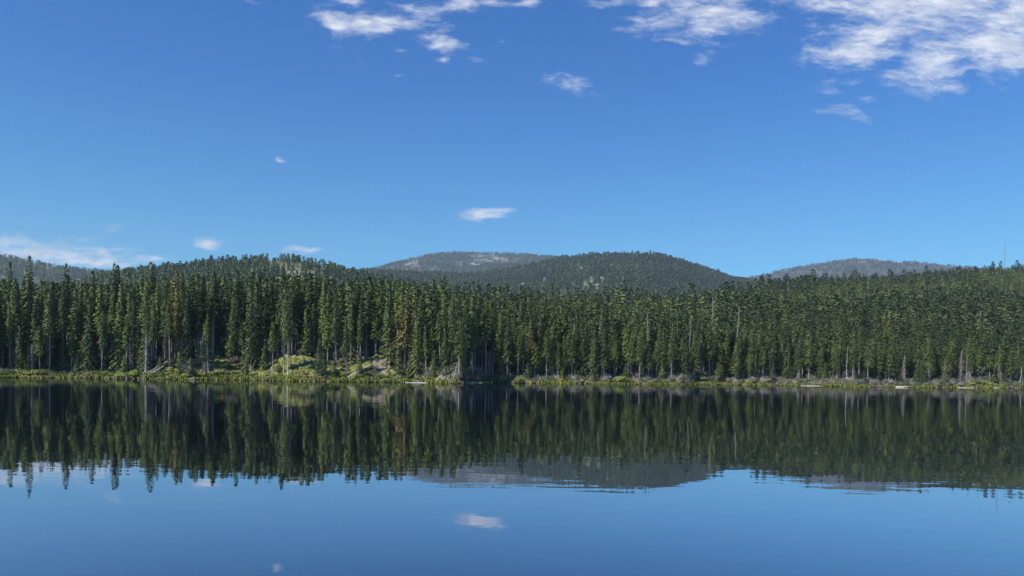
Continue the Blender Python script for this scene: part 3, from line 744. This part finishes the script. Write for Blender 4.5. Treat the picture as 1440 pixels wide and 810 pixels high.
for a, b, stp, sc_ in [(-4, 222, 5.6, 1.0), (226, 262, 9, .8), (300, 345, 22, .6), (362, 480, 26, .5), (482, 560, 10, .75), (690, 765, 7, .85), (775, 850, 9, .9), (862, 945, 9, .85), (955, 1090, 13, .9), (1100, 1240, 14, .8), (1275, 1335, 9, .9), (1362, 1446, 7.5, 1.0)]:
    p = a
    while p < b:
        bpos.append((p, gb.uniform(1.5, 3.4), sc_ * gb.uniform(.55, 1.35))); p += stp * gb.uniform(.35, 1.8)
bpos += [(192, 1.2, 1.7), (159, 1, 1.4), (172, 1.0, 1.3), (880, 3, 2.0), (870, 2.4, 1.5), (1181, 2.2, 1.6), (1378, 4, 1.7), (1392, 3, 1.5), (1366, 3, 1.4), (318, 8, 1.3), (420, 2.5, .8)]
be = []
for px, d_, s_ in bpos:
    uu = u_of(px); yv = float(Ys(uu)) + d_; ml = bushes[gb.integers(4)]; s_ *= .9
    e = copy_thing('shore_bush', [('foliage', ml[0]), ('stem', ml[1])], (uu * yv, yv, float(ground_z(uu, yv)) - .05), gb.uniform(0, 6), (s_ * 1.15, s_ * 1.15, s_)); be.append(e)
for e, (px, d_, s_), (o_, side) in zip(be, bpos, place_words([(p, 'b') for p, _, _ in bpos])):
    tag(e, '%s leafy bush on the waterline, %s %s' % ('big bright green' if s_ > 1.35 else 'low yellow green' if s_ < .7 else 'rounded light green', o_, side), 'bush', 'bushes along the waterline')

# ------------------------------------------------------------------ undergrowth and dead brush: one object of instances each
def brush(seed, R_, H_, n_):
    g = np.random.default_rng(seed); P = []
    for _ in range(n_):
        a = g.random() * 6.28; r = R_ * math.sqrt(g.random()) * .5; b = np.array([math.cos(a) * r, math.sin(a) * r, 0]); a += g.normal() * .6
        e = b + np.array([math.cos(a) * R_ * g.random(), math.sin(a) * R_ * g.random(), H_ * g.uniform(.3, 1)])
        w = np.array([-math.sin(a), math.cos(a), 0]) * g.uniform(.02, .05); k = b + (e - b) * .6 + g.normal(size=3) * .12
        P += [[b - w, b + w, k + w * .8, k - w * .8], [k - w * .8, k + w * .8, e + w * .3, e - w * .3]]
    A = Acc(); A.quads(orient_out(np.array(P), .3)); return A
bl = brush(700, 1.2, 1.6, 150); b2 = brush(701, 1.6, 1.0, 150)
pb = [proto('dead_brush', joined('dead_brush', [bl], [M_dead]), 1.6), proto('dead_brush', joined('dead_brush', [b2], [M_dead]), 1.0)]
for k in range(3):
    ml = bush_meshes(710 + k, 1.2, 1.4, 260, .30, M_brush)[0]; pb.append(proto('brush_clump', ml, 1.4))
pts = []
gu = np.random.default_rng(88); nU = 4600
uu = gu.uniform(ULO, UHI, nU); du = 2.4 + gu.exponential(5.0, nU); pq = px_of(uu)
keep = (clearing(uu, du) < .3) | (gu.random(nU) < .05)
keep &= gu.random(nU) < np.interp(pq, [0, 200, 240, 540, 560, 680, 720, 940, 960, 1200, 1440], [.35, .35, .5, .6, 1, 1, .5, .6, 1, 1, .8])
uu, du, pq = uu[keep], du[keep], pq[keep]; yu = Ys(uu) + du
dead = gu.random(len(uu)) < np.interp(pq, [0, 200, 560, 700, 950, 1440], [.3, .35, .6, .45, .7, .6])
idx = np.where(dead, np.array(pb)[gu.integers(0, 2, len(uu))], np.array(pb)[gu.integers(2, 5, len(uu))])
hh = np.array([protos[i_][1] for i_ in idx]) * gu.uniform(.5, 1.5, len(uu)) * np.interp(du, [1, 4, 12], [.5, 1, 1.25])
addp(uu, yu, ground_z(uu, yu) - .1, hh, idx)
make_forest('undergrowth', np.concatenate(pts), ('tangled grey brush and low shrubs under the front trees', 'undergrowth'))

# ------------------------------------------------------------------ grass on the banks and sedge along the waterline
gg = np.random.default_rng(99); nG = 150000
uu = gg.uniform(ULO, UHI, nG); dg = np.where(gg.random(nG) < .5, gg.uniform(-.9, 2.6, nG), gg.uniform(0, 14, nG)); pq = px_of(uu)
keep = (dg < 2.6) | (clearing(uu, dg) > .35); keep &= ~((np.abs(pq - 533) < 9) & (dg > 2)) & ~((pq > 655) & (pq < 688) & (dg < 1.5))
uu, dg, pq = uu[keep], dg[keep], pq[keep]; yg = Ys(uu) + dg; zg = np.maximum(ground_z(uu, yg), -.08)
hg = np.where(dg < 2.6, gg.uniform(.2, .7, len(uu)), gg.uniform(.12, .38, len(uu))) * (.6 + .8 * (vn.fbm(pq * .08, dg * .2, 2) + .4).clip(0, 1))
B = np.stack([uu * yg, yg, zg], -1); a = gg.uniform(0, 6.28, len(uu)); w = np.stack([np.cos(a), np.sin(a), 0 * a], -1) * gg.uniform(.05, .15, len(uu))[:, None]
top = B + np.stack([gg.normal(0, .12, len(uu)), gg.normal(0, .12, len(uu)), hg], -1)
V = np.stack([B - w, B + w, top + w * .55, top - w * .55], 1)
A = Acc(); A.quads(V)
m, t, out = material('bank_grass_blades')
geo = t.new('ShaderNodeNewGeometry'); n_ = t.noise(geo.outputs['Position'], .5, 4, .6); n2_ = t.noise(geo.outputs['Position'], .09, 3, .6)
c_ = t.mix(t.ss(n_.outputs['Fac'], .35, .65), col(.13, .175, .038), col(.26, .29, .075)); c_ = t.mix(t.ss(n2_.outputs['Fac'], .45, .65), c_, col(.26, .24, .12))
principled(t, out, c_, .8, .1)
gme = A.mesh('shore_grass', [m]); gme.normals_split_custom_set([(0, -.15, .99)] * len(gme.loops))
tag(obj('shore_grass', gme), 'yellow green grass and sedge along the waterline and open banks', 'grass', kind='stuff')

# ------------------------------------------------------------------ dead standing trees
def snag(seed, H_, r0, nbr, bl_, bristle=False):
    g = np.random.default_rng(seed); T_ = Acc(); zz = np.linspace(-.4, H_, 9); off = np.cumsum(g.normal(0, .05, (9, 2)), 0)
    T_.tube(np.column_stack([off, zz]), r0 * (1 - .72 * (zz / H_).clip(0)) * np.array([1.5] + [1] * 8), 7)
    Bq = Acc()
    for k in range(nbr):
        z = H_ * g.uniform(.12, .97); j = min(7, int(z / H_ * 8)); o_ = off[j]; a = g.random() * 6.28; L = bl_ * g.uniform(.4, 1.2) * (1.15 - .7 * z / H_)
        b = np.array([o_[0], o_[1], z]); dr = np.array([math.cos(a), math.sin(a), g.uniform(-.5, .1)])
        Bq.tube([b, b + dr * L * .6, b + dr * L + [0, 0, -.2 * L]], [.05 if not bristle else .035, .03, .012], 4, cap=False)
    return T_.mesh('snag_trunk', [M_snag], True), Bq.mesh('snag_branches', [M_snag if not bristle else M_dead])
snags = [snag(800, 14, .17, 60, 1.6), snag(801, 10, .14, 36, 1.2), snag(802, 15, .26, 260, 1.5, True), snag(803, 7, .16, 14, .9), snag(804, 22, .17, 60, 1.5)]
for px, d_, k, H_, lean_, lab in [
    (205, 2.5, 2, 16, 0, 'thick pale trunk bristling with dead branches, standing where the first fallen log lies'),
    (45, 2.5, 2, 9, 1, 'stubby pale trunk furred with dead twigs at the shore near the left edge'),
    (184, 3, 0, 12, 0, 'thin straight bleached dead trunk behind the brightest left shore bushes'),
    (288, 1.5, 2, 13, -1, 'leaning reddish grey dead trunk rising at the foot of the steep grass knoll'),
    (293, 2.4, 0, 14, 0, 'straight pale dead trunk at the foot of the steep grass knoll'),
    (352, 3, 3, 5, 22, 'short leaning dead stem between the grass knoll and widest grass bank'),
    (503, 3, 0, 10, 0, 'pale dead stem standing before the small shrubs between the two open banks'),
    (474, 3, 3, 6, 0, 'low pale dead stem beside the widest grass bank'),
    (688, 2.2, 2, 11, 0, 'pale feathery trunk covered in dead twigs beside the dark gap in mid shore'),
    (708, 4, 1, 10, -14, 'thin dead stem leaning left over the bright green shore strip'),
    (572, 4, 3, 5, -20, 'crooked bleached stub on the grey slope'),
    (638, 3, 3, 5, 14, 'bleached crooked stub beside the bleached roots'),
    (838, 6, 0, 16, 0, 'tall pinkish dead trunk above the white V of driftwood'),
    (849, 12, 0, 19, 0, 'thin pale dead trunk half hidden in middle forest'),
    (912, 14, 4, 22, 0, 'slender dead trunk standing among dark conifers left of the grey root tangle'),
    (966, 12, 4, 21, 0, 'grey dead spar rising above the grey root tangle'),
    (998, 30, 4, 29, 0, 'tallest white dead spar, high among the treetops below the hill gap'),
    (1031, 30, 4, 26, 0, 'second white dead spar among treetops, lower than its tall neighbour'),
    (1038, 4, 0, 14, 0, 'straight pale dead trunk reaching the water at the dark shore stretch'),
    (1060, 4, 1, 11, 0, 'short bleached dead trunk before the grey brush'),
    (1120, 3, 3, 8, 0, 'stout pale stub within the grey brush patch'),
    (1190, 4, 0, 15, 2, 'bright bleached dead trunk with a tapering broken top'),
    (1245, 3, 1, 9, 3, 'thin white dead stem behind the white drift log'),
    (1269, 4, 2, 12, 0, 'thick pale dead trunk right above the white drift log'),
    (1306, 4, 2, 9, 0, 'feathery grey dead trunk between the drift log and pale spit'),
    (1326, 4, 1, 10, 5, 'slanting grey dead stem left of the green hummock'),
    (1350, 5, 2, 14, 0, 'big grey dead tree with drooping branches above the pale spit'),
    (1359, 5, 0, 12, 0, 'thin dead stem beside the big drooping grey dead tree'),
    (1408, 4, 1, 9, -6, 'leaning dead stem right of the green hummock'),
    (1434, 2.5, 3, 9, 6, 'short white broken trunk leaning at the right edge shore')]:
    H_ *= .85 if H_ < 18 else 1; d_ += 1.5; lean_ = lean_ or gb.normal() * 2.5
    uu = u_of(px); yv = float(Ys(uu)) + d_; s_ = H_ / [14, 10, 15, 7, 22][k]
    e = copy_thing('dead_tree', [('trunk', snags[k][0]), ('branches', snags[k][1])], (uu * yv, yv, float(ground_z(uu, yv))), gb.uniform(0, 6), (max(s_, .8),) * 2 + (s_,))
    e.rotation_euler = (0, R(lean_), 0)
    tag(e, lab, 'dead tree', 'bleached dead trees')

# ------------------------------------------------------------------ fallen logs and driftwood
def log_mesh(seed, L, r, nst, bend=.3):
    g = np.random.default_rng(seed); A = Acc(); k = np.linspace(0, 1, 8)
    p = np.column_stack([k * L - L / 2, bend * L * .12 * np.sin(k * 3), np.abs(g.normal(0, .03, 8))]); A.tube(p, r * (1 - .6 * k), 8)
    for _ in range(nst):
        i_ = g.integers(1, 7); a = g.uniform(0, 3.14); l = g.uniform(.3, 1.1); A.tube([p[i_], p[i_] + np.array([l * .5, math.cos(a) * l, math.sin(a) * l])], [.05, .015], 5)
    for _ in range(6):                         # the torn root end
        a = g.random() * 6.28; A.tube([p[0], p[0] + np.array([-.35, math.cos(a) * r * 2.2, math.sin(a) * r * 2.2])], [r * .35, .02], 5)
    return A.mesh('log', [M_log], True)
def root_mesh(seed, n_, L):
    g = np.random.default_rng(seed); A = Acc()
    for _ in range(n_):
        a = g.random() * 6.28; e = g.uniform(.1, 1.2); d_ = np.array([math.cos(a) * math.cos(e), math.sin(a) * math.cos(e), math.sin(e)]); l = L * g.uniform(.5, 1)
        A.tube([(0, 0, 0), d_ * l * .5 + g.normal(size=3) * .1, d_ * l + [0, 0, -.25 * l]], [.11, .07, .02], 5)
    return A.mesh('roots', [M_log])
LM = [log_mesh(900 + k, L, r, n_) for k, (L, r, n_) in enumerate([(5, .17, 4), (7, .2, 6), (3.5, .2, 3), (9, .26, 5)])]
for px, d_, k, s_, rz, tilt, zo, lab in [
    (214, 1.2, 1, 1.0, 15, 32, 1.2, 'first fallen log, pale and slanting from the bank to the water'),
    (222, 3, 1, .8, 10, 34, 2.2, 'grey fallen log lying parallel above the first slanting log'),
    (245, .4, 2, .8, 5, 0, .1, 'short drift log floating against the low bank'),
    (262, .2, 0, .9, -8, 0, .1, 'pale drift log lying along the water before the steep grass knoll'),
    (281, 9, 0, .9, 0, 40, 1.0, 'small broken log lying on the upper steep grass knoll'),
    (336, .3, 0, .7, 0, 0, .1, 'thin drift log at the foot of the brownish bank'),
    (376, .3, 2, .7, 15, 0, .1, 'short pale log at the left foot of widest grass bank'),
    (437, 3.5, 0, .9, 10, 6, .3, 'dry log lying across the lower widest grass bank'),
    (506, 2.5, 3, .8, 20, 30, 2.0, 'long pale log slanting down the slope left of the bare soil'),
    (545, 1, 2, .8, 30, 10, .2, 'stubby grey log on the waterline below the tan slope'),
    (556, 3, 0, 1, -40, -25, 1.2, 'crooked white log among the grey debris right of the tan slope'),
    (597, .5, 1, .8, 3, 0, .1, 'grey log lying flat along the water at the debris slope'),
    (618, 1.5, 2, 1, 60, 30, .8, 'white log poking up just left of the bleached roots'),
    (660, -.8, 2, .7, 0, 0, .02, 'small log floating in the dark gap of mid shore'),
    (674, -.5, 2, .5, 5, 0, .02, 'smallest drift log floating beside the pale feathery trunk'),
    (733, .8, 2, .9, 30, 32, .5, 'white log poking from the bright green shore strip'),
    (812, .8, 2, .9, 20, -35, .6, 'upper arm of the white V of driftwood'),
    (816, .5, 2, .8, -10, 32, .3, 'lower arm of the white V of driftwood'),
    (865, 1.5, 0, .8, 30, -28, .9, 'thin pale log leaning down behind the shore bushes'),
    (955, 2.5, 1, .7, 40, 38, 1.4, 'grey log slanting into the grey root tangle'),
    (985, .6, 2, .9, 0, 0, .2, 'pale drift log lying right of the grey root tangle'),
    (1075, 1.6, 1, .9, 20, 18, .9, 'grey log sloping to the water left of the grey brush'),
    (1105, .4, 1, .8, 2, 0, .15, 'flat grey drift log below the grey brush patch'),
    (1230, .6, 1, .9, 0, 0, .15, 'slim pale log lying at the water left of white drift log'),
    (1258, -.4, 3, 1.1, -3, 1, .14, 'long white drift log lying half in the water'),
    (1249, 1.0, 0, 1.0, 20, 28, .8, 'white log sloping down onto the long drift log'),
    (1290, .3, 2, .8, 0, 0, .12, 'short white log between white drift log and pale spit'),
    (1346, .8, 0, .9, 20, 25, .6, 'white log tilted down onto the pale spit'),
    (1395, -.2, 3, .7, 2, 0, .12, 'pale drift log along the water under the green hummock'),
    (1418, 1.0, 1, .8, -20, -15, .6, 'pale log slanting down right of the green hummock')]:
    uu = u_of(px); yv = float(Ys(uu)) + d_
    o = obj('fallen_log', LM[k], None, (uu * yv, yv, max(float(ground_z(uu, yv)), 0) + zo)); o.rotation_euler = (0, R(-tilt), R(rz)); o.scale = (s_,) * 3
    tag(o, lab, 'log', 'driftwood logs on the far shore')
for j, (px, d_, s_, lab) in enumerate([(632, .8, 1.2, 'bleached roots spreading on the mid shore'), (625, 2.4, .9, 'small pale root clump just behind the bleached roots'), (965, 2.2, 1.3, 'grey root tangle under the dead spar'), (1104, 2.2, 1.2, 'twiggy grey root clump in the brush patch'), (1247, .6, .8, 'root end clump touching the white drift log'), (555, 2.5, .9, 'whitish root clump right of the tan slope')]):
    uu = u_of(px); yv = float(Ys(uu)) + d_
    o = obj('driftwood_roots', root_mesh(950 + j, 16, 1.5), None, (uu * yv, yv, float(ground_z(uu, yv)))); o.scale = (s_,) * 3
    tag(o, lab, 'driftwood', 'driftwood root clumps')
# low pale spit of dried mud
def spit(px, w, dep, lab):
    uu = u_of(px); yv = float(Ys(uu)); g = np.random.default_rng(int(px)); th = np.linspace(0, 6.283, 28, endpoint=False)
    V = [(0, 0, .16)]; n_ = len(th)
    for rr, z in ((.55, .14), (.9, .07), (1.0, -.25)):
        for a in th: k = 1 + .16 * math.sin(3 * a + px) + .08 * math.sin(7 * a); V.append((math.cos(a) * w * rr * k, math.sin(a) * dep * rr * k, z))
    T_ = [(0, 1 + j, 1 + (j + 1) % n_) for j in range(n_)]; Q_ = [(1 + r * n_ + j, 1 + (r + 1) * n_ + j, 1 + (r + 1) * n_ + (j + 1) % n_, 1 + r * n_ + (j + 1) % n_) for r in range(2) for j in range(n_)]
    m_, t_, o_ = material('dry_mud'); ge = t_.new('ShaderNodeNewGeometry'); nz_ = t_.noise(ge.outputs['Position'], 1.2, 5, .65)
    principled(t_, o_, t_.mix(nz_.outputs['Fac'], col(.30, .28, .23), col(.55, .52, .46)), .95, .1)
    o = obj('mud_spit', mesh_np('mud_spit', np.array(V), [np.array(Q_), np.array(T_)], [m_], None, True), None, (uu * yv, yv - dep * .2, 0)); tag(o, kind='structure')
spit(1352, 4.6, 1.6, ''); spit(1262, 3.4, 1.2, ''); spit(1150, 6, 1.0, ''); spit(600, 6, .8, '')

# ------------------------------------------------------------------ radio mast on the right crest
px = 1412; uu = u_of(px); yv = 1230.; x, _, ztop = at(1413.5, 344, yv); uu = x / yv; zb = float(ground_z(uu, yv)); Hm = ztop - zb
m_, t_, o_ = material('mast_steel'); principled(t_, o_, col(.26, .25, .26), .5, .4)
mast = bpy.data.objects.new('radio_mast', None); C.objects.link(mast); mast.location = (x, yv, zb)
tag(mast, 'thin lattice radio mast rising above the treetops of the far right crest', 'radio mast')
tw = Acc(); cs = [np.array([math.cos(a), math.sin(a), 0]) * .45 for a in (0.3, 2.39, 4.49)]
for c in cs: tw.tube([c, c + [0, 0, Hm]], [.11, .11], 5)
nb = int(Hm / 1.5)
for k in range(nb):
    for j in range(3): tw.tube([cs[j] + [0, 0, k * Hm / nb], cs[(j + 1) % 3] + [0, 0, (k + 1) * Hm / nb]], [.05, .05], 4, cap=False)
obj('tower', tw.mesh('tower', [m_]), mast)
an = Acc(); an.tube([(0, 0, Hm), (0, 0, Hm + 3)], [.08, .03], 6); obj('antenna', an.mesh('antenna', [m_]), mast)
for zf_, a in ((.82, .5), (.7, 3.6)):
    dsh_ = Acc(); c = np.array([math.cos(a) * .75, math.sin(a) * .75, Hm * zf_]); dsh_.tube([c, c + [0, .5, 0]], [.7, .6], 12); obj('dish', dsh_.mesh('dish', [m_]), mast)
for a in (0.3, 2.39, 4.49):
    gw = Acc(); gw.tube([(0, 0, Hm * .9), (math.cos(a) * Hm * .5, math.sin(a) * Hm * .5, 0)], [.03, .03], 4); obj('guy_wire', gw.mesh('guy_wire', [m_]), mast)
# ------------------------------------------------------------------ haze
hv = np.array([(x, y, z) for x in (-9600, 9600) for y in (-200, 7800) for z in (-60, 1250)], float)
hf = np.array([(0, 1, 3, 2), (4, 6, 7, 5), (0, 4, 5, 1), (2, 3, 7, 6), (0, 2, 6, 4), (1, 5, 7, 3)])
m, t, out = material('haze_air')
pv_ = t.new('ShaderNodeVolumePrincipled'); pv_.inputs['Color'].default_value = col(.72, .84, 1.0)
pv_.inputs['Density'].default_value = 6.2e-5; t.l.new(pv_.outputs[0], out.inputs['Volume'])
hz = obj('haze', mesh_np('haze', hv, hf, [m])); tag(hz, kind='stuff')
